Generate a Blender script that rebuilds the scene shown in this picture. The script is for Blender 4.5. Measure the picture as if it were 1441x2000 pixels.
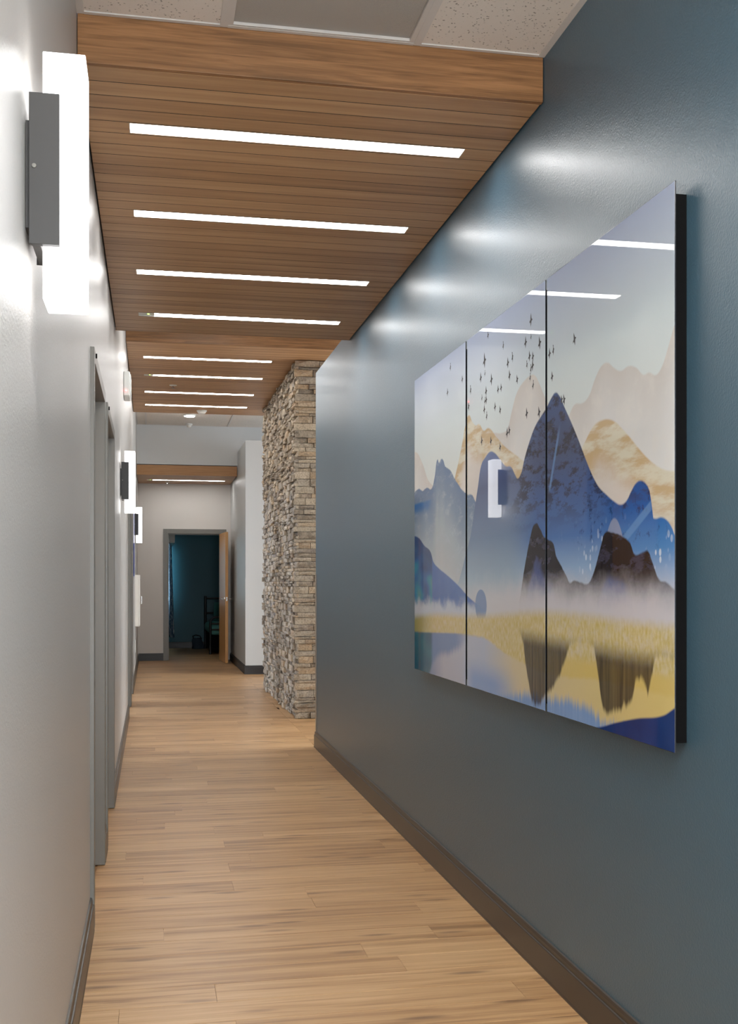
import bpy, bmesh, math, random
from mathutils import Vector, Matrix, noise

# ---------------------------------------------------------------- scene / camera / light
for o in list(bpy.data.objects):
    bpy.data.objects.remove(o, do_unlink=True)
SC = bpy.context.scene
COL = SC.collection
SC.view_settings.view_transform = 'Standard'
SC.view_settings.look = 'None'
SC.view_settings.gamma = 1.0
SC.view_settings.use_curve_mapping = False
SC.view_settings.exposure = 2.15

cam_d = bpy.data.cameras.new('camera')
cam = bpy.data.objects.new('camera', cam_d)
COL.objects.link(cam)
cam_d.sensor_fit = 'VERTICAL'
cam_d.sensor_height = 36.0
cam_d.lens = 2167.5 / 2000 * 36.0
cam_d.shift_y = 139.0 / 2000
cam_d.clip_start = 0.05
cam_d.clip_end = 60
cam.location = (0, 0, 1.27)
cam.rotation_euler = (math.pi / 2, 0, -math.radians(11.081))
SC.camera = cam

w = bpy.data.worlds.new('world')
SC.world = w
w.use_nodes = True
w.node_tree.nodes['Background'].inputs[0].default_value = (0.6, 0.75, 1.0, 1)
w.node_tree.nodes['Background'].inputs[1].default_value = 0.3

STRIP_E = 7.0       # emission of the strip light lenses
SCONCE_E = 0.75      # emission of the sconce shades
LOBBY_WINDOW_E = 2.4
ROOM_WINDOW_E = 6.0
BED_WINDOW_E = 1.5
FILL_TROFFER_E = 11.0
BACK_FILL_WINDOW_E = 4.0
DOWNLIGHT_E = 12.0

R = random.Random(7)

# ---------------------------------------------------------------- helpers
def lin(r, g=None, b=None):
    if g is None:
        r, g, b = r
    def f(c):
        c /= 255.0
        return c / 12.92 if c <= 0.04045 else ((c + 0.055) / 1.055) ** 2.4
    return (f(r), f(g), f(b), 1.0)


class NT:
    """small wrapper for writing node graphs"""
    def __init__(self, name):
        self.m = bpy.data.materials.new(name)
        self.m.use_nodes = True
        self.t = self.m.node_tree
        self.n = self.t.nodes
        self.bsdf = self.n['Principled BSDF']
        self.out = self.n['Material Output']

    def link(self, a, b):
        self.t.links.new(a, b)

    def put(self, node, key, v):
        s = node.inputs[key]
        if hasattr(v, 'is_output') or isinstance(v, bpy.types.NodeSocket):
            self.link(v, s)
        else:
            s.default_value = v

    def math(self, op, a, b=None, c=None, clamp=False):
        n = self.n.new('ShaderNodeMath')
        n.operation = op
        n.use_clamp = clamp
        self.put(n, 0, a)
        if b is not None:
            self.put(n, 1, b)
        if c is not None:
            self.put(n, 2, c)
        return n.outputs[0]

    def coord(self, kind='Object'):
        return self.n.new('ShaderNodeTexCoord').outputs[kind]

    def mapping(self, vec, loc=(0, 0, 0), rot=(0, 0, 0), scale=(1, 1, 1)):
        n = self.n.new('ShaderNodeMapping')
        self.put(n, 'Vector', vec)
        self.put(n, 'Location', loc)
        n.inputs['Rotation'].default_value = rot
        n.inputs['Scale'].default_value = scale
        return n.outputs[0]

    def noise(self, vec, scale=5, detail=3, rough=0.5, dist=0.0, out='Fac'):
        n = self.n.new('ShaderNodeTexNoise')
        self.put(n, 'Vector', vec)
        n.inputs['Scale'].default_value = scale
        n.inputs['Detail'].default_value = detail
        n.inputs['Roughness'].default_value = rough
        n.inputs['Distortion'].default_value = dist
        return n.outputs[out]

    def voro(self, vec, scale=5, feature='F1', out='Distance', rand=1.0):
        n = self.n.new('ShaderNodeTexVoronoi')
        n.feature = feature
        self.put(n, 'Vector', vec)
        n.inputs['Scale'].default_value = scale
        n.inputs['Randomness'].default_value = rand
        return n.outputs[out]

    def ramp(self, fac, stops, interp='LINEAR'):
        n = self.n.new('ShaderNodeValToRGB')
        n.color_ramp.interpolation = interp
        el = n.color_ramp.elements
        while len(el) < len(stops):
            el.new(0.5)
        for e, (p, c) in zip(el, stops):
            e.position = p
            e.color = c if len(c) == 4 else (*c, 1)
        self.put(n, 'Fac', fac)
        return n.outputs[0]

    def mix(self, fac, a, b, mode='MIX'):
        n = self.n.new('ShaderNodeMix')
        n.data_type = 'RGBA'
        n.blend_type = mode
        self.put(n, 0, fac)
        self.put(n, 6, a)
        self.put(n, 7, b)
        return n.outputs[2]

    def smooth(self, x, lo, hi):
        n = self.n.new('ShaderNodeMapRange')
        n.interpolation_type = 'SMOOTHSTEP'
        self.put(n, 'Value', x)
        self.put(n, 'From Min', lo)
        self.put(n, 'From Max', hi)
        return n.outputs[0]

    def attr(self, name, out='Fac'):
        n = self.n.new('ShaderNodeAttribute')
        n.attribute_name = name
        return n.outputs[out]

    def bump(self, h, dist=0.001, strength=1.0):
        n = self.n.new('ShaderNodeBump')
        self.put(n, 'Height', h)
        n.inputs['Distance'].default_value = dist
        n.inputs['Strength'].default_value = strength
        self.link(n.outputs[0], self.bsdf.inputs['Normal'])
        return n.outputs[0]

    def set(self, **kw):
        for k, v in kw.items():
            self.put(self.bsdf, k.replace('_', ' '), v)
        return self


def plain(name, col, rough=0.5, metal=0.0, **kw):
    """procedural: base colour with a slight grain in colour and gloss"""
    t = NT(name)
    n = t.noise(t.coord(), 60, 3)
    c = t.mix(t.math('MULTIPLY', n, 0.18), col, (col[0] * .75, col[1] * .75, col[2] * .75, 1))
    t.set(Base_Color=c, Metallic=metal)
    t.set(Roughness=t.math('MULTIPLY_ADD', n, 0.08, rough - 0.04))
    for k, v in kw.items():
        t.put(t.bsdf, k, v)
    return t.m


def emitter(name, col, strength):
    t = NT(name)
    t.set(Base_Color=(0.8, 0.8, 0.8, 1), Emission_Color=col, Emission_Strength=strength, Roughness=0.4)
    return t.m


def paint(name, col, rough=0.32, bump=0.30, spec=0.5, scale=230):
    t = NT(name)
    co = t.coord()
    n = t.noise(co, scale, 2, 0.55)
    big = t.noise(co, 3.0, 2)
    c = t.mix(t.math('MULTIPLY', big, 0.10), col, (col[0] * .8, col[1] * .8, col[2] * .8, 1))
    t.set(Base_Color=c, Roughness=rough)
    t.bsdf.inputs['Specular IOR Level'].default_value = spec
    t.bump(n, 0.0012, bump)
    return t.m


def wood(name, stops, along='x', fine=1.0, rough=0.4, knots=0.0, tint_amt=0.35, spec=0.5, bump=0.08, coat=0.0):
    """grain along x; the 'tint' attribute shifts each board"""
    t = NT(name)
    co = t.coord()
    tint = t.attr('tint')
    comb = t.n.new('ShaderNodeCombineXYZ')
    t.put(comb, 0, t.math('MULTIPLY', tint, 37.0))
    t.put(comb, 1, t.math('MULTIPLY', tint, 11.3))
    add = t.n.new('ShaderNodeVectorMath')
    t.put(add, 0, co)
    t.put(add, 1, comb.outputs[0])
    v = add.outputs[0]
    sc = {'x': (1.1, 26, 26), 'y': (26, 1.1, 26), 'z': (26, 26, 1.1)}[along]
    m1 = t.mapping(v, scale=tuple(s * fine for s in sc))
    g1 = t.noise(m1, 1.0, 5, 0.6, 0.6)
    sc2 = {'x': (5, 240, 240), 'y': (240, 5, 240), 'z': (240, 240, 5)}[along]
    g2 = t.noise(t.mapping(v, scale=tuple(s * fine for s in sc2)), 1.0, 2, 0.5)
    f = t.math('ADD', t.math('MULTIPLY', g1, 0.75), t.math('MULTIPLY', g2, 0.25))
    f = t.math('ADD', f, t.math('MULTIPLY', t.math('SUBTRACT', tint, 0.5), tint_amt))
    c = t.ramp(f, stops)
    if knots > 0:
        ks = {'x': (2.3, 12, 12), 'y': (12, 2.3, 12), 'z': (12, 12, 2.3)}[along]
        k = t.voro(t.mapping(v, scale=ks), 1.0)
        kf = t.math('MULTIPLY', t.smooth(k, 0.24, 0.04), knots)
        c = t.mix(kf, c, lin(95, 62, 38))
    t.set(Base_Color=c, Roughness=rough)
    t.bsdf.inputs['Specular IOR Level'].default_value = spec
    if coat:
        t.put(t.bsdf, 'Coat Weight', coat)
        t.put(t.bsdf, 'Coat Roughness', 0.12)
    t.bump(f, 0.0008, bump)
    return t.m


# ---------------------------------------------------------------- mesh building
class MB:
    def __init__(self):
        self.v = []
        self.f = []
        self.t = []      # tint per face

    def quad(self, a, b, c, d, tint=0.5):
        i = len(self.v)
        self.v += [a, b, c, d]
        self.f.append((i, i + 1, i + 2, i + 3))
        self.t.append(tint)

    def box(self, x0, x1, y0, y1, z0, z1, tint=0.5):
        i = len(self.v)
        self.v += [(x0, y0, z0), (x1, y0, z0), (x1, y1, z0), (x0, y1, z0),
                   (x0, y0, z1), (x1, y0, z1), (x1, y1, z1), (x0, y1, z1)]
        for q in ((0, 3, 2, 1), (4, 5, 6, 7), (0, 1, 5, 4), (1, 2, 6, 5), (2, 3, 7, 6), (3, 0, 4, 7)):
            self.f.append(tuple(i + k for k in q))
            self.t.append(tint)
        return self

    def prism(self, prof, axis, a, b, tint=0.5):
        """profile polygon (CCW pairs) swept along an axis from a to b"""
        n = len(prof)
        i = len(self.v)
        for s in (a, b):
            for p, q in prof:
                self.v.append({'x': (s, p, q), 'y': (p, s, q), 'z': (p, q, s)}[axis])
        for k in range(n):
            self.f.append((i + k, i + (k + 1) % n, i + n + (k + 1) % n, i + n + k))
            self.t.append(tint)
        self.f.append(tuple(i + k for k in reversed(range(n))))
        self.t.append(tint)
        self.f.append(tuple(i + n + k for k in range(n)))
        self.t.append(tint)
        return self

    def cyl(self, p0, p1, r0, r1=None, n=16, caps=True):
        r1 = r0 if r1 is None else r1
        p0, p1 = Vector(p0), Vector(p1)
        d = (p1 - p0).normalized()
        u = d.orthogonal().normalized()
        w_ = d.cross(u)
        i = len(self.v)
        for p, r in ((p0, r0), (p1, r1)):
            for k in range(n):
                a = 2 * math.pi * k / n
                self.v.append(tuple(p + u * (r * math.cos(a)) + w_ * (r * math.sin(a))))
        for k in range(n):
            self.f.append((i + k, i + (k + 1) % n, i + n + (k + 1) % n, i + n + k))
            self.t.append(0.5)
        if caps:
            self.f.append(tuple(i + k for k in reversed(range(n))))
            self.f.append(tuple(i + n + k for k in range(n)))
            self.t += [0.5, 0.5]
        return self

    def tube(self, pts, r, n=10):
        for a, b in zip(pts[:-1], pts[1:]):
            self.cyl(a, b, r, r, n)
        return self

    def lathe(self, c, prof, n=24, axis='z'):
        """prof: list of (radius, offset along axis)"""
        i = len(self.v)
        for r, h in prof:
            for k in range(n):
                a = 2 * math.pi * k / n
                x, y = r * math.cos(a), r * math.sin(a)
                self.v.append({'z': (c[0] + x, c[1] + y, c[2] + h), 'x': (c[0] + h, c[1] + x, c[2] + y),
                               'y': (c[0] + x, c[1] + h, c[2] + y)}[axis])
        for j in range(len(prof) - 1):
            for k in range(n):
                self.f.append((i + j * n + k, i + j * n + (k + 1) % n, i + (j + 1) * n + (k + 1) % n, i + (j + 1) * n + k))
                self.t.append(0.5)
        self.f.append(tuple(i + k for k in reversed(range(n))))
        self.f.append(tuple(i + (len(prof) - 1) * n + k for k in range(n)))
        self.t += [0.5, 0.5]
        return self


def wloc(o):
    v = Vector((0, 0, 0))
    while o is not None:
        v += o.location
        o = o.parent
    return v


def tag(o, label=None, cat=None, group=None, kind=None):
    if label:
        o['label'] = label
    if cat:
        o['category'] = cat
    if group:
        o['group'] = group
    if kind:
        o['kind'] = kind
    return o


def obj(name, mb, mat, parent=None, label=None, cat=None, group=None, kind=None, bevel=0.0, smooth=False, tint=False, local=False, seg=2):
    me = bpy.data.meshes.new(name)
    off = wloc(parent) if (parent is not None and not local) else Vector((0, 0, 0))
    me.from_pydata([(v[0] - off.x, v[1] - off.y, v[2] - off.z) for v in mb.v], [], mb.f)
    if tint:
        ca = me.attributes.new('tint', 'FLOAT', 'FACE')
        ca.data.foreach_set('value', mb.t)
    bm = bmesh.new()
    bm.from_mesh(me)
    bmesh.ops.recalc_face_normals(bm, faces=bm.faces)
    bm.to_mesh(me)
    bm.free()
    me.materials.append(mat)
    if smooth:
        me.polygons.foreach_set('use_smooth', [True] * len(me.polygons))
    o = bpy.data.objects.new(name, me)
    COL.objects.link(o)
    o.parent = parent
    if bevel:
        b = o.modifiers.new('bevel', 'BEVEL')
        b.width = bevel
        b.segments = seg
        b.limit_method = 'ANGLE'
    if smooth:
        o.modifiers.new('edges', 'EDGE_SPLIT').split_angle = math.radians(40)
    tag(o, label, cat, group, kind)
    return o


def thing(name, loc, label=None, cat=None, group=None, kind=None):
    o = bpy.data.objects.new(name, None)
    o.empty_display_size = 0.1
    COL.objects.link(o)
    o.location = loc
    return tag(o, label, cat, group, kind)


def B(*a, **k):
    return MB().box(*a, **k)


def copy_tree(o, parent=None):
    c = o.copy()
    COL.objects.link(c)
    c.parent = parent
    for ch in list(o.children):
        copy_tree(ch, c)
    return c

# ---------------------------------------------------------------- materials
M = {}
M['white_wall'] = paint('warm grey wall paint', lin(182, 180, 177), 0.36, 0.6, 0.5, 170)
M['blue_wall'] = paint('slate blue eggshell paint', lin(70, 99, 116), 0.37, 1.0, 0.45, 190)
_b = M['blue_wall'].node_tree.nodes['Principled BSDF']
_b.inputs['Coat Weight'].default_value = 0.22
_b.inputs['Coat Roughness'].default_value = 0.28
M['grey_wall'] = paint('pale grey wall paint', lin(186, 188, 187), 0.38, 0.2)
M['far_wall'] = paint('warm grey wall paint lightened', lin(212, 207, 201), 0.38, 0.2)  # left wall's paint made lighter to offset the dim far end
M['upper_wall'] = paint('pale grey wall paint lightened', lin(206, 208, 208), 0.38, 0.2)  # grey wall paint made lighter where little light reaches
M['teal_wall'] = paint('teal wall paint', lin(38, 92, 106), 0.5, 0.2)
M['frame'] = plain('grey door frame enamel', lin(112, 110, 103), 0.35)
M['base'] = paint('dark brown rubber base', lin(62, 56, 50), 0.34, 0.02)
M['black_base'] = plain('black rubber base', lin(38, 36, 36), 0.4)
M['floor_wood'] = wood('light oak vinyl', [(0.25, lin(120, 88, 56)), (0.40, lin(164, 124, 82)), (0.52, lin(190, 150, 104)), (0.64, lin(204, 166, 120)), (0.8, lin(220, 186, 142))],
                       rough=0.36, knots=0.65, tint_amt=0.13, bump=0.05)
M['soffit_wood'] = wood('oak soffit board', [(0.2, lin(132, 97, 64)), (0.45, lin(172, 132, 93)), (0.62, lin(190, 150, 109)), (0.85, lin(205, 168, 126))],
                        rough=0.42, tint_amt=0.2, bump=0.06)
M['fascia_wood'] = wood('amber oak fascia', [(0.25, lin(116, 80, 46)), (0.5, lin(160, 114, 72)), (0.75, lin(180, 134, 88))], fine=2.4, rough=0.45, bump=0.08)
M['door_wood'] = wood('maple door veneer', [(0.25, lin(196, 140, 82)), (0.5, lin(216, 162, 100)), (0.8, lin(226, 178, 120))], along='z', fine=0.8, rough=0.3)
M['steel'] = plain('brushed steel', (0.62, 0.62, 0.61, 1), 0.25, 1.0)
M['dark_metal'] = plain('dark bronze metal', lin(42, 41, 40), 0.45, 0.1)
M['black_metal'] = plain('black powder coat', lin(18, 19, 21), 0.45)
M['black'] = plain('matt black board', lin(8, 8, 9), 0.8)
M['black'].node_tree.nodes['Principled BSDF'].inputs['Specular IOR Level'].default_value = 0.1
M['white_plastic'] = plain('white plastic', lin(225, 226, 222), 0.4)
M['laminate'] = plain('white laminate', lin(232, 229, 222), 0.4)
M['guard'] = plain('taupe vinyl corner guard', lin(150, 142, 132), 0.4)
M['grid'] = plain('ceiling grid white', lin(205, 200, 194), 0.5)
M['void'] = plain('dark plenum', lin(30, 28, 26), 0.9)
M['red_led'] = emitter('red indicator', (1, 0.05, 0.05, 1), 6)
M['green_led'] = emitter('green indicator', (0.5, 1, 0.1, 1), 1.2)
M['strip_lens'] = emitter('strip light lens', (1.0, 0.985, 0.97, 1), STRIP_E)
M['downlight_lens'] = emitter('downlight lens', (1.0, 0.97, 0.92, 1), DOWNLIGHT_E)
M['fill_troffer_lens'] = emitter('added troffer lens', (1.0, 0.97, 0.93, 1), FILL_TROFFER_E)
M['lobby_pane'] = emitter('daylight in lobby window', (0.86, 0.93, 1.0, 1), LOBBY_WINDOW_E)
M['room_pane'] = emitter('daylight in office window', (0.62, 0.76, 1.0, 1), ROOM_WINDOW_E)
M['fill_back_pane'] = emitter('added daylight in end window', (0.92, 0.96, 1.0, 1), BACK_FILL_WINDOW_E)
M['bed_pane'] = emitter('daylight in bedroom window', (0.62, 0.88, 1.0, 1), BED_WINDOW_E)


def make_tile():
    t = NT('fissured mineral tile')
    co = t.coord()
    a = t.voro(co, 95)
    gate = t.noise(co, 70, 2)
    sp = t.math('MULTIPLY', t.smooth(a, 0.32, 0.20), t.smooth(gate, 0.47, 0.55))
    fine = t.noise(co, 300, 2)
    c = t.mix(t.math('MULTIPLY', fine, 0.2), lin(222, 214, 204), lin(196, 188, 178))
    c = t.mix(t.math('MULTIPLY', sp, 0.75), c, lin(120, 110, 100))
    t.set(Base_Color=c, Roughness=0.9)
    t.bump(t.math('SUBTRACT', 1.0, sp), 0.002, 0.5)
    return t.m
M['tile'] = make_tile()


def make_perf():
    t = NT('perforated white steel')
    co = t.coord()
    m = t.mapping(co, rot=(0, 0, math.radians(45)), scale=(1, 1, 1))
    sep = t.n.new('ShaderNodeSeparateXYZ')
    t.put(sep, 0, m)
    k = 2 * math.pi / 0.0048
    s = t.math('MULTIPLY', t.math('SINE', t.math('MULTIPLY', sep.outputs[0], k)),
               t.math('SINE', t.math('MULTIPLY', sep.outputs[1], k)))
    hole = t.smooth(t.math('ABSOLUTE', s), 0.35, 0.6)
    t.set(Base_Color=t.mix(hole, lin(205, 200, 190), lin(38, 40, 50)), Roughness=0.5)
    return t.m
M['perf'] = make_perf()


def make_shade():
    t = NT('linen sconce shade')
    co = t.coord()
    a = t.noise(t.mapping(co, scale=(60, 60, 900)), 1.0, 2)
    b = t.noise(t.mapping(co, scale=(500, 500, 40)), 1.0, 2)
    f = t.math('MULTIPLY', a, b)
    st = t.math('MULTIPLY_ADD', f, SCONCE_E * 0.5, SCONCE_E * 0.85)
    t.set(Base_Color=(0.85, 0.85, 0.85, 1), Roughness=0.7, Emission_Color=(1.0, 0.98, 0.965, 1), Emission_Strength=st)
    return t.m
M['shade'] = make_shade()


def make_stone():
    t = NT('split ledgestone')
    co = t.coord()
    tint = t.attr('tint')
    n1 = t.noise(co, 16, 5, 0.65)
    n2 = t.noise(co, 70, 4, 0.6)
    base = t.ramp(tint, [(0.0, lin(108, 98, 87)), (0.18, lin(146, 135, 120)), (0.38, lin(180, 167, 147)), (0.55, lin(158, 150, 138)),
                         (0.7, lin(196, 181, 158)), (0.86, lin(180, 155, 124)), (1.0, lin(132, 126, 120))])
    c = t.mix(t.math('MULTIPLY', t.smooth(n1, 0.35, 0.7), 0.5), base, lin(188, 174, 152))
    c = t.mix(t.math('MULTIPLY', t.smooth(n2, 0.6, 0.3), 0.45), c, lin(84, 76, 68))
    t.set(Base_Color=c, Roughness=0.85)
    t.bump(t.math('ADD', n1, t.math('MULTIPLY', n2, 0.5)), 0.008, 0.9)
    return t.m
M['stone'] = make_stone()
M['mortar'] = plain('dark mortar', lin(58, 50, 43), 0.9)
# ---------------------------------------------------------------- the print on the three panels
ART = {}
ART['far_cream'] = [(-0.0002,0.751),(0.0185,0.7454),(0.0565,0.7035),(0.1143,0.624),(0.257,0.5994),(0.4493,0.6985),(0.5043,0.6881),(0.5235,0.691),(0.5431,0.7328),(0.5638,0.773),(0.5879,0.7904),(0.6188,0.797),(0.6301,0.793),(0.6484,0.7646),(0.6627,0.7357),(0.6768,0.7121),(0.704,0.6804),(0.7427,0.6623),(0.7521,0.6753),(0.7613,0.6823),(0.7852,0.6784),(0.8025,0.6881),(0.8194,0.7187),(0.8384,0.739),(0.8517,0.7382),(0.8672,0.7221),(0.8848,0.7095),(0.9018,0.7124),(0.9207,0.7022),(0.9367,0.6829),(0.9478,0.6838),(0.963,0.6734),(0.9757,0.6854),(0.9861,0.7107),(0.9982,0.7437)]
ART['tan'] = [(-0.0002,0.5006),(0.2327,0.5403),(0.263,0.6046),(0.3037,0.6946),(0.3261,0.7553),(0.3426,0.7805),(0.3608,0.7576),(0.3818,0.7402),(0.3951,0.7411),(0.4202,0.7156),(0.4397,0.7177),(0.4773,0.6842),(0.5131,0.6511),(0.5556,0.6204),(0.6627,0.5534),(0.7613,0.5391),(0.7793,0.5795),(0.791,0.5941),(0.8082,0.6156),(0.8249,0.626),(0.8411,0.6269),(0.8543,0.624),(0.8723,0.6128),(0.8873,0.5967),(0.9066,0.5738),(0.9253,0.5498),(0.9434,0.5285),(0.9609,0.5117),(0.9778,0.5001),(0.9902,0.4948),(1.0022,0.4925)]
ART['mist_blue'] = [(-0.0002,0.6104),(0.0339,0.6191),(0.0565,0.6085),(0.093,0.6129),(0.1213,0.6049),(0.1447,0.6442),(0.1622,0.6936),(0.1688,0.6791),(0.1884,0.688),(0.214,0.6569),(0.2388,0.6425),(0.2689,0.6087),(0.3037,0.5752),(0.3371,0.5536),(0.3587,0.5486),(0.3797,0.5251),(0.43,0.4505),(0.5879,0.3441),(1.0022,0.2945)]
ART['main'] = [(-0.0002,0.1775),(0.2807,0.2927),(0.3037,0.3292),(0.3261,0.3767),(0.3534,0.4344),(0.3745,0.5083),(0.39,0.564),(0.4103,0.629),(0.4251,0.64),(0.4493,0.6515),(0.468,0.6445),(0.4954,0.6194),(0.5175,0.5988),(0.5389,0.5929),(0.5556,0.5704),(0.5663,0.5581),(0.58,0.5683),(0.5919,0.5989),(0.6112,0.6379),(0.6338,0.6716),(0.6556,0.6898),(0.6733,0.7037),(0.6871,0.7184),(0.702,0.7276),(0.7139,0.7168),(0.7301,0.6864),(0.7552,0.6386),(0.7793,0.5882),(0.7968,0.5495),(0.8166,0.5114),(0.8303,0.4915),(0.8464,0.4764),(0.8672,0.4589),(0.8848,0.4496),(0.897,0.4547),(0.909,0.4726),(0.9207,0.4863),(0.9299,0.4885),(0.9412,0.4808),(0.95,0.4642),(0.9531,0.4449),(0.9553,0.4176),(0.9609,0.4139),(0.9736,0.4151),(0.984,0.4095),(0.9942,0.3957),(1.0022,0.3806)]
ART['dark'] = [(-0.0002,0.1775),(0.5556,0.2105),(0.576,0.2628),(0.5879,0.3137),(0.5997,0.3587),(0.615,0.4077),(0.6263,0.4339),(0.6375,0.4392),(0.6484,0.4269),(0.6627,0.4063),(0.6768,0.3981),(0.6939,0.3874),(0.704,0.3588),(0.7204,0.3351),(0.7364,0.3119),(0.7459,0.2983),(0.7613,0.3028),(0.7793,0.2983),(0.7997,0.2961),(0.811,0.3111),(0.8249,0.3447),(0.8357,0.3777),(0.8464,0.3997),(0.8672,0.3959),(0.8873,0.3881),(0.9066,0.3728),(0.916,0.3519),(0.9344,0.3537),(0.9456,0.3569),(0.9522,0.3433),(0.9609,0.3205),(0.9673,0.3055),(0.9861,0.2962),(1.0022,0.2855)]
ART['left_hill'] = [(-0.0002,0.4601),(0.0339,0.4503),(0.0713,0.4233),(0.1143,0.4002),(0.1351,0.3657),(0.1688,0.3448),(0.2077,0.3278),(0.257,0.3051),(0.298,0.2836),(0.3371,0.2601),(0.3797,0.2407),(0.4103,0.2275),(0.4493,0.2042),(0.6627,0.1689),(1.0022,0.1868)]
ART['yel_top'] = [(-0.0002,0.1811),(0.1282,0.1952),(0.3371,0.2035),(0.4587,0.2103),(0.5879,0.2236),(0.6768,0.2296),(0.791,0.2288),(0.897,0.2229),(1.0022,0.2209)]
ART['yel_bot'] = [(-0.0002,0.1274),(0.1282,0.1329),(0.3371,0.1469),(0.43,0.144),(0.5218,0.1131),(0.5879,0.101),(0.6484,0.09),(0.7427,0.0908),(0.8194,0.099),(0.897,0.1),(1.0022,0.097)]
ART['water_blue'] = [(-0.0002,-0.0658),(0.3371,-0.0407),(0.5556,0.0163),(0.6188,0.0285),(0.6768,0.0302),(0.7613,0.0404),(0.8082,0.0308),(0.8464,0.0165),(1.0022,0.0432)]
ART['refl'] = [(-0.0002,0.1489),(0.5719,0.1808),(0.5847,0.1564),(0.5958,0.1021),(0.6112,0.0445),(0.6263,0.0078),(0.6484,0.01),(0.6592,0.0243),(0.6871,0.0511),(0.704,0.0705),(0.7236,0.106),(0.7396,0.14),(0.749,0.1591),(0.8138,0.1662),(0.8221,0.129),(0.833,0.0761),(0.8438,0.0366),(0.8672,0.0398),(0.8873,0.0543),(0.9113,0.0751),(0.9184,0.1077),(0.9389,0.1112),(0.9456,0.0896),(0.95,0.1056),(0.9587,0.1483),(0.963,0.1601),(1.0022,0.1652)]
ART['shore'] = [(-0.0002,0.1274),(0.3371,0.1499),(0.5879,0.1643),(0.6768,0.1607),(0.749,0.1591),(0.8138,0.1577),(0.9609,0.1561),(1.0022,0.1581)]
ART['blue_bot'] = [(-0.0002,-0.2089),(0.6627,-0.0901),(0.8025,-0.007),(0.8357,0.0055),(0.8723,0.0227),(0.9207,0.0421),(0.9778,0.061),(0.9942,0.0738),(1.0022,0.0791)]
ART['left_refl'] = [(-0.0002,-0.0085),(0.1002,0.0033),(0.1213,0.0368),(0.1555,0.0745),(0.2327,0.0964),(0.3037,0.1227),(0.348,0.1508),(0.6627,0.1689),(1.0022,0.1868)]

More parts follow.
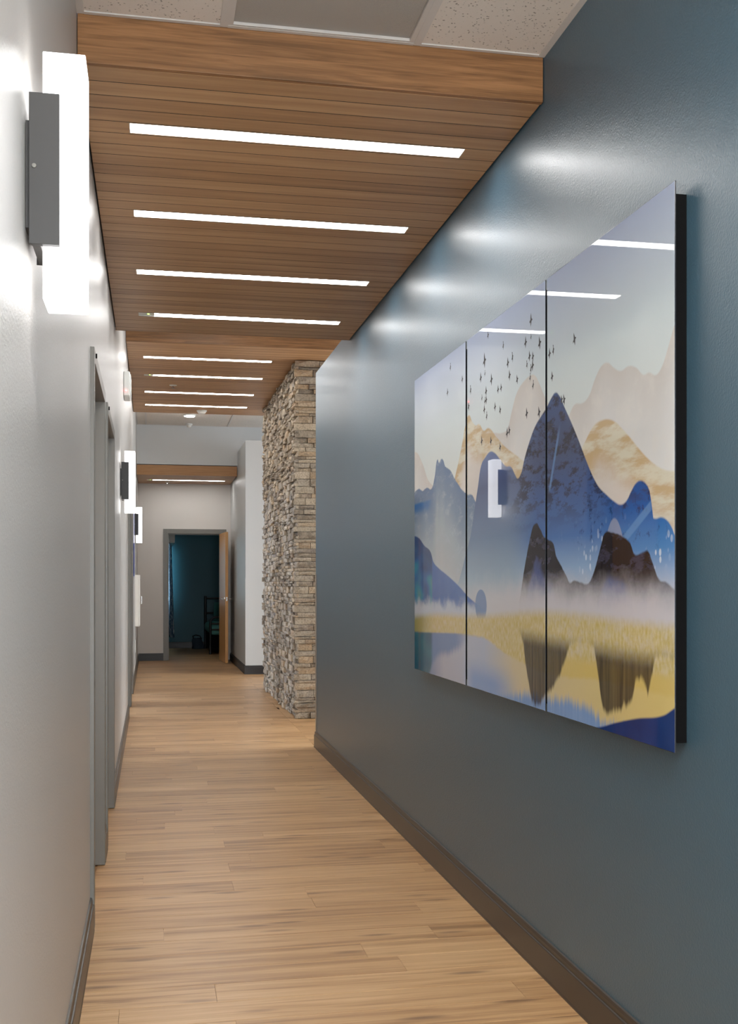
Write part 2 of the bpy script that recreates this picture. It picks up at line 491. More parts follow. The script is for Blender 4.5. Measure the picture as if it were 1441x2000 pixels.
def make_art():
    t = NT('mountain lake print')
    sep = t.n.new('ShaderNodeSeparateXYZ')
    t.put(sep, 0, t.coord('UV'))
    u, v = sep.outputs[0], sep.outputs[1]
    P = t.mapping(t.coord('UV'), scale=(2.648, 1.357, 1))     # metres on the panel
    wob = t.math('MULTIPLY', t.math('SUBTRACT', t.noise(P, 28, 3), 0.5), 0.010)
    vw = t.math('ADD', v, wob)

    def ridge(key):
        n = t.n.new('ShaderNodeFloatCurve')
        c = n.mapping.curves[0]
        pts = [(min(1, max(0, a)), (b + 0.25) / 1.25) for a, b in ART[key]]
        c.points[0].location = pts[0]
        c.points[1].location = pts[-1]
        for p in pts[1:-1]:
            c.points.new(*p)
        n.mapping.update()
        t.put(n, 'Value', u)
        return t.math('MULTIPLY_ADD', n.outputs[0], 1.25, -0.25)

    def depth(key, vv=v):
        return t.math('SUBTRACT', ridge(key), vv)

    def over(base, col, d, soft=0.006, amt=1.0, off=0.0):
        m = t.smooth(d, off - soft / 2, off + soft / 2)
        if amt != 1.0:
            m = t.math('MULTIPLY', m, amt)
        return t.mix(m, base, col)

    # textures
    fine = t.noise(P, 26, 6, 0.65)
    blot = t.noise(P, 9, 4, 0.6)
    diag = t.noise(t.mapping(P, rot=(0, 0, 0.6), scale=(5, 22, 1)), 1.0, 5, 0.6)
    rock = t.noise(t.mapping(P, rot=(0, 0, -0.9), scale=(9, 24, 1)), 1.0, 5, 0.7)
    drip = t.noise(t.mapping(P, scale=(60, 3.0, 1)), 1.0, 3)
    grass = t.noise(t.mapping(P, scale=(90, 40, 1)), 1.0, 3)

    c = t.ramp(v, [(0.5, lin(226, 230, 222)), (0.78, lin(208, 221, 225)), (1.0, lin(174, 188, 214))])
    # far cream mountains
    d = depth('far_cream')
    col = t.ramp(d, [(0.0, lin(206, 203, 199)), (0.12, lin(218, 219, 218)), (0.28, lin(228, 231, 230)), (0.5, lin(222, 221, 219))])
    col = t.mix(t.math('MULTIPLY', t.smooth(blot, 0.45, 0.7), 0.5), col, lin(224, 222, 216))
    c = over(c, col, d)
    # tan ridges
    d = depth('tan')
    streak = t.mix(t.smooth(diag, 0.42, 0.62), lin(200, 176, 138), lin(218, 214, 194))
    fade = t.smooth(t.math('ADD', d, t.math('MULTIPLY', t.math('SUBTRACT', blot, 0.5), 0.08)), 0.05, 0.14)
    col = t.mix(fade, streak, t.mix(blot, lin(220, 215, 208), lin(214, 208, 202)))
    c = over(c, col, d)
    # misty blue ridge on the left
    d = depth('mist_blue', vw)
    col = t.ramp(d, [(0.0, lin(98, 122, 158)), (0.10, lin(128, 148, 172)), (0.2, lin(168, 182, 192)), (0.35, lin(194, 200, 204))])
    col = t.mix(t.math('MULTIPLY', t.smooth(rock, 0.5, 0.7), 0.35), col, lin(188, 200, 212))
    leftness = t.smooth(u, 0.14, 0.09)
    band = t.math('MULTIPLY', leftness, t.math('MULTIPLY', t.smooth(v, 0.575, 0.565), t.smooth(v, 0.52, 0.56)))
    col = t.mix(band, col, lin(60, 110, 168))
    c = over(c, col, d)
    # main blue mountains
    d = depth('main')
    deep = t.ramp(v, [(0.26, lin(196, 206, 218)), (0.33, lin(146, 176, 212)), (0.40, lin(78, 118, 180)), (0.50, lin(66, 92, 146)), (0.60, lin(70, 80, 112)), (0.73, lin(62, 84, 132))])
    right = t.ramp(v, [(0.27, lin(196, 208, 226)), (0.36, lin(86, 140, 200)), (0.44, lin(16, 92, 172)), (0.55, lin(30, 74, 138))])
    left = t.ramp(v, [(0.20, lin(208, 210, 214)), (0.30, lin(160, 182, 200)), (0.42, lin(112, 136, 168)), (0.56, lin(86, 100, 140)), (0.66, lin(104, 124, 172))])
    col = t.mix(t.smooth(u, 0.52, 0.66), left, deep)
    col = t.mix(t.smooth(u, 0.82, 0.90), col, right)
    # dark rock mottling high up, snow speckle low down
    hi = t.math('MULTIPLY', t.smooth(v, 0.40, 0.52), t.smooth(u, 0.50, 0.60))
    col = t.mix(t.math('MULTIPLY', t.smooth(rock, 0.47, 0.58), t.math('MULTIPLY', hi, 0.8)), col, lin(46, 42, 50))
    fl = t.math('MULTIPLY', t.smooth(fine, 0.55, 0.66), t.smooth(u, 0.74, 0.80))
    col = t.mix(t.math('MULTIPLY', fl, t.math('MULTIPLY', t.smooth(v, 0.34, 0.42), 0.75)), col, lin(20, 32, 62))
    snow = t.math('MULTIPLY', t.smooth(t.voro(t.mapping(P, scale=(1, 0.7, 1)), 46), 0.36, 0.24), t.smooth(t.noise(P, 7, 2), 0.46, 0.60))
    col = t.mix(t.math('MULTIPLY', snow, t.math('MULTIPLY', t.smooth(v, 0.44, 0.34), t.smooth(u, 0.70, 0.80))), col, lin(206, 220, 236))
    # pale rays crossing the peak
    ray = t.math('ABSOLUTE', t.math('SUBTRACT', t.math('SUBTRACT', u, 0.675), t.math('MULTIPLY', t.math('SUBTRACT', v, 0.48), 0.24)))
    rm = t.math('MULTIPLY', t.smooth(ray, 0.0045, 0.002), t.math('MULTIPLY', t.smooth(v, 0.50, 0.52), t.smooth(v, 0.66, 0.60)))
    col = t.mix(t.math('MULTIPLY', rm, 0.6), col, lin(110, 150, 205))
    ray2 = t.math('ABSOLUTE', t.math('SUBTRACT', t.math('SUBTRACT', v, 0.375), t.math('MULTIPLY', t.math('SUBTRACT', u, 0.885), 0.95)))
    rm2 = t.math('MULTIPLY', t.smooth(ray2, 0.012, 0.007), t.math('MULTIPLY', t.smooth(u, 0.885, 0.89), t.smooth(u, 0.957, 0.95)))
    col = t.mix(t.math('MULTIPLY', rm2, 0.45), col, lin(120, 170, 220))
    c = over(c, col, d)
    # pale hump behind the dark hill
    hump = t.math('SUBTRACT', 0.425, t.math('MULTIPLY', t.math('POWER', t.math('ABSOLUTE', t.math('SUBTRACT', u, 0.868)), 2.0), 90.0))
    c = over(c, lin(150, 160, 186), t.math('SUBTRACT', hump, v), amt=0.8)
    # dark near hills
    d = depth('dark', t.math('ADD', v, t.math('MULTIPLY', wob, 0.8)))
    lav = t.smooth(t.math('ADD', d, t.math('MULTIPLY', blot, 0.10)), 0.13, 0.17)
    rk = t.mix(t.smooth(rock, 0.5, 0.62), lin(40, 35, 40), lin(66, 64, 82))
    col = t.mix(lav, rk, t.mix(blot, lin(92, 104, 150), lin(70, 84, 136)))
    dm = t.math('MULTIPLY', t.smooth(d, -0.003, 0.003), t.smooth(v, 0.20, 0.31))
    c = t.mix(dm, c, col)
    # mist above the shore
    mist = t.smooth(t.math('ADD', v, t.math('MULTIPLY', t.math('SUBTRACT', blot, 0.5), 0.07)), 0.335, 0.235)
    mist = t.math('MULTIPLY', mist, t.math('MULTIPLY', t.smooth(u, 0.10, 0.5), 0.95))
    c = t.mix(mist, c, t.ramp(u, [(0.2, lin(196, 202, 208)), (0.7, lin(206, 204, 210))]))
    # left blue and teal hill
    d = depth('left_hill')
    patch = t.noise(t.mapping(P, scale=(3.5, 8, 1)), 1.0, 1, 0.4)
    near = t.ramp(patch, [(0.30, lin(8, 44, 104)), (0.45, lin(14, 92, 160)), (0.56, lin(18, 130, 165)), (0.68, lin(92, 145, 135))])
    near = t.mix(t.smooth(d, 0.10, 0.02), near, lin(18, 62, 120))
    far = t.mix(blot, lin(74, 114, 182), lin(48, 92, 168))
    col = t.mix(t.smooth(u, 0.122, 0.130), near, far)
    lowm = t.smooth(t.math('ADD', v, t.math('MULTIPLY', t.math('SUBTRACT', blot, 0.5), 0.08)), 0.255, 0.215)
    col = t.mix(t.math('MULTIPLY', lowm, 0.9), col, lin(198, 208, 220))
    c = over(c, col, d, amt=0.92)
    bl = t.math('ADD', t.math('POWER', t.math('DIVIDE', t.math('SUBTRACT', u, 0.405), 0.028), 2.0),
                t.math('POWER', t.math('DIVIDE', t.math('SUBTRACT', v, 0.235), 0.045), 2.0))
    c = t.mix(t.math('MULTIPLY', t.smooth(bl, 1.05, 0.9), 0.75), c, lin(84, 124, 178))
    # golden shore
    d = depth('yel_top', t.math('ADD', v, t.math('MULTIPLY', wob, 0.6)))
    gold = t.mix(t.smooth(grass, 0.25, 0.8), lin(196, 178, 110), lin(214, 203, 165))
    gold = t.mix(t.math('MULTIPLY', t.smooth(fine, 0.45, 0.65), t.math('MULTIPLY', t.smooth(u, 0.6, 0.75), 0.5)), gold, lin(206, 200, 186))
    gold = t.mix(t.smooth(u, 0.16, 0.0), gold, lin(150, 150, 96))
    gold = t.mix(t.math('MULTIPLY', t.smooth(u, 0.55, 0.8), t.smooth(v, 0.15, 0.12)), gold, lin(212, 190, 116))
    c = over(c, gold, d, soft=0.03)
    # water
    wat = t.ramp(u, [(0.0, lin(30, 84, 136)), (0.10, lin(120, 140, 180)), (0.2, lin(178, 180, 196)), (0.42, lin(176, 186, 206)), (0.55, lin(206, 194, 160)), (1.0, lin(216, 196, 126))])
    wat = t.mix(t.math('MULTIPLY', t.math('MULTIPLY', t.smooth(v, 0.10, 0.02), t.smooth(u, 0.60, 0.45)), t.smooth(u, 0.30, 0.38)), wat, lin(134, 160, 206))
    c = over(c, wat, depth('yel_bot', t.math('ADD', v, wob)), soft=0.012)
    d = depth('left_refl', t.math('ADD', v, t.math('MULTIPLY', drip, 0.03)))
    below = t.smooth(depth('shore'), -0.004, 0.004)
    lr = t.mix(t.smooth(u, 0.115, 0.135), t.mix(patch, lin(10, 44, 96), lin(40, 130, 140)), lin(104, 130, 178))
    m = t.math('MULTIPLY', t.math('MULTIPLY', t.smooth(d, 0.015, -0.02), below), t.smooth(u, 0.36, 0.26))
    c = t.mix(t.math('MULTIPLY', m, 0.9), c, lr)
    wb = t.mix(drip, lin(100, 142, 200), lin(150, 176, 214))
    c = over(c, wb, depth('water_blue', t.math('ADD', v, t.math('MULTIPLY', t.math('SUBTRACT', drip, 0.5), 0.06))), soft=0.03)
    # dark blurred reflections
    d = depth('refl', t.math('ADD', v, t.math('MULTIPLY', t.math('SUBTRACT', drip, 0.5), 0.03)))
    m = t.math('MULTIPLY', t.smooth(d, 0.006, -0.012), t.smooth(depth('shore', t.math('SUBTRACT', v, 0.03)), -0.0, 0.05))
    m = t.math('MULTIPLY', m, t.math('MULTIPLY_ADD', drip, 0.35, 0.68))
    c = t.mix(m, c, lin(50, 43, 44))
    # dark blue near bank
    c = over(c, t.mix(blot, lin(16, 42, 98), lin(30, 66, 132)), depth('blue_bot'))
    t.set(Base_Color=c, Roughness=0.45)
    t.put(t.bsdf, 'Specular IOR Level', 0.0)
    t.put(t.bsdf, 'Coat Weight', 0.7)
    t.put(t.bsdf, 'Coat Roughness', 0.0)
    t.put(t.bsdf, 'Coat IOR', 1.5)
    return t.m
M['art'] = make_art()
M['bird'] = plain('bird ink', lin(18, 19, 30), 0.6)
M['bird'].node_tree.nodes['Principled BSDF'].inputs['Coat Weight'].default_value = 0.12
M['bird'].node_tree.nodes['Principled BSDF'].inputs['Coat Roughness'].default_value = 0.0
M['acrylic'] = plain('polished acrylic edge', lin(34, 37, 42), 0.2)


def make_small_art():
    t = NT('blue hill print')
    sep = t.n.new('ShaderNodeSeparateXYZ')
    t.put(sep, 0, t.coord())
    f = t.math('ADD', t.math('MULTIPLY', t.math('SUBTRACT', sep.outputs[1], 13.08), 0.75), t.math('SUBTRACT', sep.outputs[2], 1.98))
    f = t.math('ADD', f, t.math('MULTIPLY', t.math('SUBTRACT', t.noise(t.coord(), 4, 3), 0.5), 0.2))
    t.set(Base_Color=t.mix(t.smooth(f, -0.01, 0.01), lin(22, 60, 150), lin(222, 218, 208)), Roughness=0.3)
    return t.m
M['small_art'] = make_small_art()


def make_curtain():
    t = NT('navy curtain with white wavy lines')
    co = t.coord()
    m = t.mapping(co, scale=(1, 16, 1.6))
    n = t.noise(m, 1.0, 2, 0.5, 1.5)
    l = t.math('ABSOLUTE', t.math('SUBTRACT', t.math('FRACT', t.math('MULTIPLY', n, 9.0)), 0.5))
    t.set(Base_Color=t.mix(t.smooth(l, 0.12, 0.05), lin(52, 84, 110), lin(200, 220, 230)), Roughness=0.9)
    return t.m
M['curtain'] = make_curtain()
M['linen'] = plain('teal green bed linen', lin(110, 178, 172), 0.9)
M['pillow'] = plain('dark teal pillow linen', lin(70, 128, 124), 0.9)
M['bag'] = plain('dark slate bag cloth', lin(40, 56, 70), 0.8)

# ---------------------------------------------------------------- large structure
XL, XR = -0.22, 1.25
H1 = 2.975            # front tile ceiling
ZS1 = 2.832           # underside of the near wood soffit
ZS2 = 3.357
ZF = 3.65             # high ceiling
ZS3 = 2.90

# floor: slab, individual boards near, joined boards beyond
floor = obj('floor', B(-5, 7, -1.75, 22.3, -0.1, -0.006), M['floor_wood'], kind='structure')
PW = 0.152
JOINT = {0: -.035, -1: .335, -2: .625, -7: .721, -5: .043, -6: 1.006, -9: .195, -10: 1.126, 6: .315, 7: .068, 5: .552, 12: .997, 16: .13, 28: .499}
far_planks = MB()
row = -22
while True:
    y0 = 4.758 + row * PW
    if y0 > 18.55:
        break
    j = JOINT.get(row, R.uniform(-0.2, 1.2))
    xs = [XL - 0.02]
    k = j
    while k - 1.22 > XL + 0.05:
        k -= 1.22
    while k < XR + 0.02:
        if k > XL + 0.02:
            xs.append(k)
        k += 1.22
    xs.append(XR + 0.0)
    for a, b in zip(xs[:-1], xs[1:]):
        if b - a < 0.01:
            continue
        tn = R.random()
        g = 0.0005
        if y0 < 9.3:
            mb = MB()
            mb.prism([(y0 + g, -0.0055), (y0 + PW - g, -0.0055), (y0 + PW - g, -0.0008), (y0 + PW - g - .0008, 0), (y0 + g + .0008, 0), (y0 + g, -0.0008)], 'x', a + g, b - g, tn)
            obj('plank', mb, M['floor_wood'], floor, tint=True)
        else:
            far_planks.box(a + g, b - g, y0 + g, y0 + PW - g, -0.0055, 0, tn)
    row += 1
# boards of the side rooms: lobby, office, bedroom
def field(mb, x0, x1, y0, y1):
    y = y0
    while y < y1 - 0.01:
        ye = min(y + PW, y1)
        x = x0 - R.uniform(0, 1.2)
        while x < x1:
            a, b = max(x, x0), min(x + 1.22, x1)
            if b - a > 0.01:
                mb.box(a + .0005, b - .0005, y + .0005, ye - .0005, -0.0055, 0, R.random())
            x += 1.22
        y += PW
field(far_planks, XR, 6.4, 8.5, 15.55)
field(far_planks, XR, 2.0, 15.55, 17.0)
field(far_planks, -4.5, XL - 0.02, 10.2, 13.6)
field(far_planks, 0.1, 3.5, 18.55, 22.05)
obj('plank', far_planks, M['floor_wood'], floor, kind='stuff', tint=True)

# walls
DOORS = [(1, 4.222, 5.13), (2, 5.49, 6.415), (3, 10.79, 11.63), (4, 12.06, 12.97)]
ZD = 2.085
wl = MB()
y = -1.75
for n, a, b in DOORS:
    wl.box(XL - 0.16, XL, y, a - 0.02, 0, 3.75)
    wl.box(XL - 0.16, XL, a - 0.02, b + 0.02, ZD + 0.02, 3.75)
    y = b + 0.02
wl.box(XL - 0.16, XL, y, 18.66, 0, 3.75)
obj('wall_left', wl, M['white_wall'], kind='structure')
wr = B(XR, XR + 0.15, -1.75, 7.05, 0, 3.75)
wr.box(XR, XR + 0.15, 7.05, 8.53, 0, 2.90)
obj('wall_right', wr, M['blue_wall'], kind='structure')
wbk = B(XL - 0.16, -0.12, -1.75, -1.6, 0, 3.75)
wbk.box(1.15, XR + 0.15, -1.75, -1.6, 0, 3.75)
wbk.box(-0.12, 1.15, -1.75, -1.6, 2.7, 3.75)
wbk.box(-0.12, 1.15, -1.75, -1.6, 0, 0.1)
obj('wall_back', wbk, M['white_wall'], kind='structure')
wp = B(1.285, 4.2, 15.51, 15.65, 0, 3.26)
wp.box(1.285, 1.42, 15.65, 18.5, 0, 3.26)
obj('wall_right.001', wp, M['grey_wall'], kind='structure')
wu = B(XL, 4.2, 17.0, 17.12, 3.06, 3.75)
wu.box(1.42, 4.2, 17.0, 17.12, 0, 3.06)
obj('wall_far', wu, M['upper_wall'], kind='structure')
wf = B(XL, 0.242, 18.5, 18.65, 0, 2.96)
wf.box(1.165, 1.42, 18.5, 18.65, 0, 2.96)
wf.box(0.242, 1.165, 18.5, 18.65, ZD + 0.02, 2.96)
obj('wall_far.001', wf, M['far_wall'], kind='structure')
# lobby behind the right wall
wlob = B(1.40, 6.5, 5.0, 5.15, 0, 3.75)
wlob.box(6.4, 6.55, 5.0, 17.12, 0, 0.5)
wlob.box(6.4, 6.55, 5.0, 17.12, 3.0, 3.75)
for a, b in ((5.15, 6.4), (8.6, 9.0), (11.2, 11.6), (13.8, 14.2), (16.4, 17.12)):
    wlob.box(6.4, 6.55, a, b, 0.5, 3.0)
obj('wall_lobby', wlob, M['grey_wall'], kind='structure')
# lit office behind the doors on the left
wo = B(-4.65, -4.5, 10.0, 13.8, 0, 0.8)
wo.box(-4.65, -4.5, 10.0, 13.8, 2.3, 2.75)
wo.box(-4.65, -4.5, 10.0, 10.8, 0.8, 2.3)
wo.box(-4.65, -4.5, 13.2, 13.8, 0.8, 2.3)
wo.box(-4.5, XL - 0.16, 10.0, 10.12, 0, 2.75)
wo.box(-4.5, XL - 0.16, 13.6, 13.72, 0, 2.75)
obj('wall_office', wo, M['grey_wall'], kind='structure')
# bedroom
wb = B(0.05, 3.6, 22.0, 22.12, 0, 2.75)
wb.box(0.05, 0.20, 18.65, 20.2, 0, 2.75)
wb.box(0.05, 0.20, 20.2, 21.85, 0, 0.9)
wb.box(0.05, 0.20, 20.2, 21.85, 2.35, 2.75)
wb.box(0.05, 0.20, 21.85, 22.0, 0, 2.75)
wb.box(3.5, 3.62, 18.65, 22.0, 0, 2.75)
wb.box(1.42, 3.5, 18.5, 18.65, 0, 2.75)
obj('wall_bedroom', wb, M['teal_wall'], kind='structure')

# windows
def window(n, x, y0, y1, z0, z1, pane, dirx, mull):
    f = MB()
    f.box(x - .03, x + .03, y0, y0 + .05, z0, z1)
    f.box(x - .03, x + .03, y1 - .05, y1, z0, z1)
    f.box(x - .03, x + .03, y0 + .05, y1 - .05, z0, z0 + .05)
    f.box(x - .03, x + .03, y0 + .05, y1 - .05, z1 - .05, z1)
    for k in range(1, mull):
        yy = y0 + (y1 - y0) * k / mull
        f.box(x - .03, x + .03, yy - .02, yy + .02, z0 + .05, z1 - .05)
    w_ = obj('window_%d' % n, f, M['white_plastic'], kind='structure')
    obj('pane', B(x + (0.01 if dirx > 0 else -0.02), x + (0.02 if dirx > 0 else -0.01), y0 + .04, y1 - .04, z0 + .04, z1 - .04), pane, w_)
for i, (a, b) in enumerate(((6.4, 8.6), (9.0, 11.2), (11.6, 13.8), (14.2, 16.4))):
    window(i + 1, 6.46, a, b, 0.5, 3.0, M['lobby_pane'], 1, 2)
window(5, -4.56, 10.8, 13.2, 0.8, 2.3, M['room_pane'], -1, 3)
fw = MB()
for a, b, c_, d_ in ((-.12, -.05, .1, 2.7), (1.08, 1.15, .1, 2.7), (-.05, 1.08, .1, .18), (-.05, 1.08, 2.63, 2.7), (-.05, 1.08, 1.03, 1.09), (.49, .54, .18, 1.03), (.49, .54, 1.09, 2.63)):
    fw.box(a, b, -1.70, -1.64, c_, d_)
w7 = obj('window_7', fw, M['frame'], kind='structure')  # unseen window added to light the front ceiling and fascia
obj('pane', B(-.06, 1.09, -1.685, -1.675, .17, 2.64), M['fill_back_pane'], w7)
window(6, 0.12, 20.2, 21.85, 0.9, 2.35, M['bed_pane'], -1, 2)

# ceilings ---------------------------------------------------------------
ce = B(XL - 0.16, XR + 0.15, -1.75, 3.43, 3.02, 3.12)
ceil1 = obj('ceiling', ce, M['void'], kind='structure')
TB = [XL, 0.217, 0.825, XR]
grid = MB()
gy = [3.425 - 0.61 * k for k in range(0, 9)] + [-1.6]
# grid bars: wide flat flanges
for x in TB:
    a, b = (x, x + .022) if x == XL else ((x - .022, x) if x == XR else (x - .012, x + .012))
    obj('grid_bar', B(a, b, -1.59, 3.425, H1, H1 + .03), M['grid'], ceil1)
for yv in gy:
    for a, b in zip(TB[:-1], TB[1:]):
        a2 = a + (.022 if a == XL else .012)
        b2 = b - (.022 if b == XR else .012)
        obj('cross_bar', B(a2, b2, max(yv - .012, -1.59), min(yv + .012, 3.427), H1, H1 + .03), M['grid'], ceil1)
for k in range(len(gy) - 1):
    y1, y0 = gy[k] - .012, gy[k + 1] + .012
    for c_, (a, b) in enumerate(zip(TB[:-1], TB[1:])):
        if c_ == 1 and k in (0, 4, 5):
            continue
        if y1 - y0 < 0.05:
            continue
        a2 = a + (.022 if a == XL else .012)
        b2 = b - (.022 if b == XR else .012)
        obj('ceiling_tile', B(a2, b2, y0, y1, H1 + .004, H1 + .018), M['tile'], ceil1)
# return air grille
g = thing('return_grille', (0.52, 3.12, H1), 'white perforated return air grille above the front wood fascia', 'vent')
fr = MB()
x0, x1, y0, y1 = 0.229, 0.813, 2.828, 3.412
fr.box(x0, x0 + .016, y0, y1, H1 + .001, H1 + .02)
fr.box(x1 - .016, x1, y0, y1, H1 + .001, H1 + .02)
fr.box(x0 + .016, x1 - .016, y0, y0 + .012, H1 + .001, H1 + .02)
fr.box(x0 + .016, x1 - .016, y1 - .008, y1, H1 + .001, H1 + .02)
obj('frame', fr, M['grid'], g)
obj('perforated_face', B(x0 + .017, x1 - .017, y0 + .013, y1 - .009, H1 + .010, H1 + .014), M['perf'], g)
# unseen ceiling light over the camera, added to brighten the foreground
tr = thing('fill_ceiling_light', (0.52, 0.62, H1), 'added unseen recessed square ceiling light in the tile ceiling behind the front grille', 'ceiling light')
obj('frame', B(0.231, 0.811, 0.0, 0.97, H1 + .012, H1 + .02), M['grid'], tr)
obj('diffuser', B(0.26, 0.78, 0.03, 0.94, H1 + .004, H1 + .011), M['fill_troffer_lens'], tr)

# high ceiling beyond the near soffit, and the lobby's
ceil2 = obj('ceiling.001', B(XL - 0.16, 6.55, 5.0, 17.12, 3.69, 3.79), M['void'], kind='structure')
for xx in (-0.082, 1.137, 2.356, 3.575):
    obj('grid_bar', B(xx - .012, xx + .012, 7.05, 16.99, ZF, ZF + .03), M['grid'], ceil2)
obj('grid_bar', B(XL + .001, XL + .022, 7.05, 16.99, ZF, ZF + .03), M['grid'], ceil2)
obj('grid_bar', B(XL + .022, 4.2, 16.978, 16.999, ZF, ZF + .03), M['grid'], ceil2)
xs = [XL + .01, -0.082, 1.137, 2.356, 3.575, 6.4]
ys = [7.05, 8.2, 9.75, 11.2, 12.6, 13.86, 15.08, 16.98]
for a, b in zip(xs[:-1], xs[1:]):
    for c_, d_ in zip(ys[:-1], ys[1:]):
        if b < 1.2 and 9.7 < c_ < 13.8:
            continue
        obj('ceiling_tile', B(a + .012, b - .012, c_ + .003, d_ - .003, ZF + .004, ZF + .018), M['tile'], ceil2)
obj('ceiling.002', B(XL - 4.5, XL - 0.16, 10.0, 13.8, 2.75, 2.85), M['tile'], kind='structure')
obj('ceiling.003', B(0.05, 3.62, 18.66, 22.12, 2.75, 2.85), M['tile'], kind='structure')

# wood soffits -------------------------------------------------------------
PP = 0.0995
def soffit(y0, y1, z, top, label, strips, individual, xr=XR, fasc_top=None, fmat='fascia_wood'):
    ft = fasc_top or top
    s = thing('wood_soffit', ((XL + xr) / 2, (y0 + y1) / 2, z), label, 'wood ceiling')
    fm = MB()
    fm.box(XL + .002, xr - .002, y0, y0 + .019, z, ft, R.random())
    obj('fascia', fm, M[fmat], s, tint=True, bevel=.0012)
    obj('fascia', MB().box(XL + .002, xr - .002, y1 - .019, y1, z, ft, R.random()), M[fmat], s, tint=True)
    obj('backing', B(XL + .002, xr - .002, y0 + .02, y1 - .02, z + .016, top), M['void'], s)
    joined = MB()
    seam_shades = MB()
    y = y0 + .0195
    n = int((y1 - .0195 - y) / PP) + 1
    for k in range(n):
        a, b = y + k * PP, min(y + (k + 1) * PP, y1 - .0195)
        if b - a < .01:
            continue
        seam_shades.box(XL + .006, xr - .006, b - .0021, b + .0021, z + .0002, z + .004)  # dark strips stand in for the shade in the board gaps
        segs = [(XL + .006, xr - .006, a, b)]
        for (yc, xa, xb, w2) in strips:
            if a < yc < b:
                segs = [(XL + .006, xa - .003, a, b), (xb + .003, xr - .006, a, b), (xa - .003, xb + .003, a, yc - w2 - .003), (xa - .003, xb + .003, yc + w2 + .003, b)]
        for (xa, xb, ya, yb) in segs:
            if yb - ya < .004:
                continue
            e = .0006
            prof = [(ya + .0022, z + .013), (ya + .0022, z + e), (ya + .0022 + e, z), (yb - .0022 - e, z), (yb - .0022, z + e), (yb - .0022, z + .013)]
            tn = R.random()
            if individual:
                obj('plank', MB().prism(prof, 'x', xa, xb, tn), M['soffit_wood'], s, tint=True)
            else:
                joined.prism(prof, 'x', xa, xb, tn)
    obj('seam_shade', seam_shades, M['void'], s, kind='stuff')
    if not individual:
        obj('plank', joined, M['soffit_wood'], s, kind='stuff', tint=True)
    return s


def strip_light(x0, x1, yc, z, label, w2=0.039, sensor=0.0, group='recessed strip lights'):
    t = thing('strip_light', ((x0 + x1) / 2, yc, z), label, 'strip light', group)
    h = MB()
    h.box(x0 - .0025, x1 + .0025, yc - w2 - .0025, yc + w2 + .0025, z + .011, z + .0155)
    h.box(x0 - .0025, x0, yc - w2 - .0025, yc + w2 + .0025, z + .0005, z + .011)
    h.box(x1, x1 + .0025, yc - w2 - .0025, yc + w2 + .0025, z + .0005, z + .011)
    h.box(x0, x1, yc - w2 - .0025, yc - w2, z + .0005, z + .011)
    h.box(x0, x1, yc + w2, yc + w2 + .0025, z + .0005, z + .011)
    obj('housing', h, M['white_plastic'], t)
    if sensor:
        obj('sensor_cover', B(x0 + .001, x0 + sensor - .002, yc - w2 + .001, yc + w2 - .001, z + .003, z + .010), M['white_plastic'], t, label='grey sensor cover with a green indicator')
        obj('indicator', MB().cyl((x0 + sensor * .6, yc - w2 * .2, z + .003), (x0 + sensor * .6, yc - w2 * .2, z + .0005), .006, n=12), M['green_led'], t)
    obj('lens', B(x0 + sensor + .0005, x1 - .0005, yc - w2 + .0005, yc + w2 - .0005, z + .003, z + .010), M['strip_lens'], t)
    return t

Y1 = [3.43 + .0195 + PP * (4.5 + 9 * k) for k in range(4)]
S1 = [(yc, -0.072, 1.106, .039) for yc in Y1]
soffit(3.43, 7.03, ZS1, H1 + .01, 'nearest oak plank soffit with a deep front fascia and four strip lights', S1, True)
soff2y0 = 9.79
Y2 = [soff2y0 + .0195 + PP * (k + .5) for k in (6, 15, 25, 34)]
S2 = [(yc, -0.072, 1.11, .039) for yc in Y2]
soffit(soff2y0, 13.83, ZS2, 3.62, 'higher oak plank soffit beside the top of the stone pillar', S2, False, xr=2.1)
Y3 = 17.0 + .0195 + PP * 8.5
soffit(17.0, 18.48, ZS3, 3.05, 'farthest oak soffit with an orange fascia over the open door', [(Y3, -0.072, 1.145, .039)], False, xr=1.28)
for i, yc in enumerate(Y1):
    lab = ['brightest longest strip light nearest the camera in the nearest soffit', 'second strip light from the camera in the nearest soffit',
           'third strip light from the camera in the nearest soffit', 'fourth strip light with a sensor end at the back edge of the nearest soffit'][i]
    strip_light(-0.072, 1.106, yc, ZS1, lab, sensor=.09 if i == 3 else 0)
for i, yc in enumerate(Y2):
    lab = ['first strip light of the higher soffit beside the top of the stone', 'second strip light of the higher soffit with a sensor end',
           'third strip light of the higher soffit', 'last strip light of the higher soffit beside the smoke detector'][i]
    strip_light(-0.072, 1.11, yc, ZS2, lab, sensor=.09 if i == 1 else 0)
strip_light(-0.072, 1.145, Y3, ZS3, 'single strip light in the farthest soffit before the open door', sensor=.09)

# baseboards ---------------------------------------------------------------
def base_prof(x, s):      # cross section against a wall at x, growing in direction s
    return [(x, 0), (x + s * .016, 0), (x + s * .016, .004), (x + s * .014, .010), (x + s * .014, .094), (x + s * .0125, .097), (x + s * .0085, .098), (x + s * .0085, .112), (x + s * .006, .121), (x, .1225)]
bl = MB()
y = -1.59
for n, a, b in DOORS:
    bl.prism(base_prof(XL + .0003, 1), 'y', y, a - .052)
    y = b + .052
bl.prism(base_prof(XL + .0003, 1), 'y', y, 18.48)
obj('baseboard_left', bl, M['base'], kind='structure')
obj('baseboard_right', MB().prism(base_prof(XR - .0003, -1), 'y', -1.59, 8.53), M['base'], kind='structure')
br = MB().prism(base_prof(1.2847, -1), 'y', 15.50, 18.49)
br.prism([(a, b) for a, b in base_prof(15.5097, -1)], 'x', 1.27, 4.0)
obj('baseboard_right.001', br, M['black_base'], kind='structure')
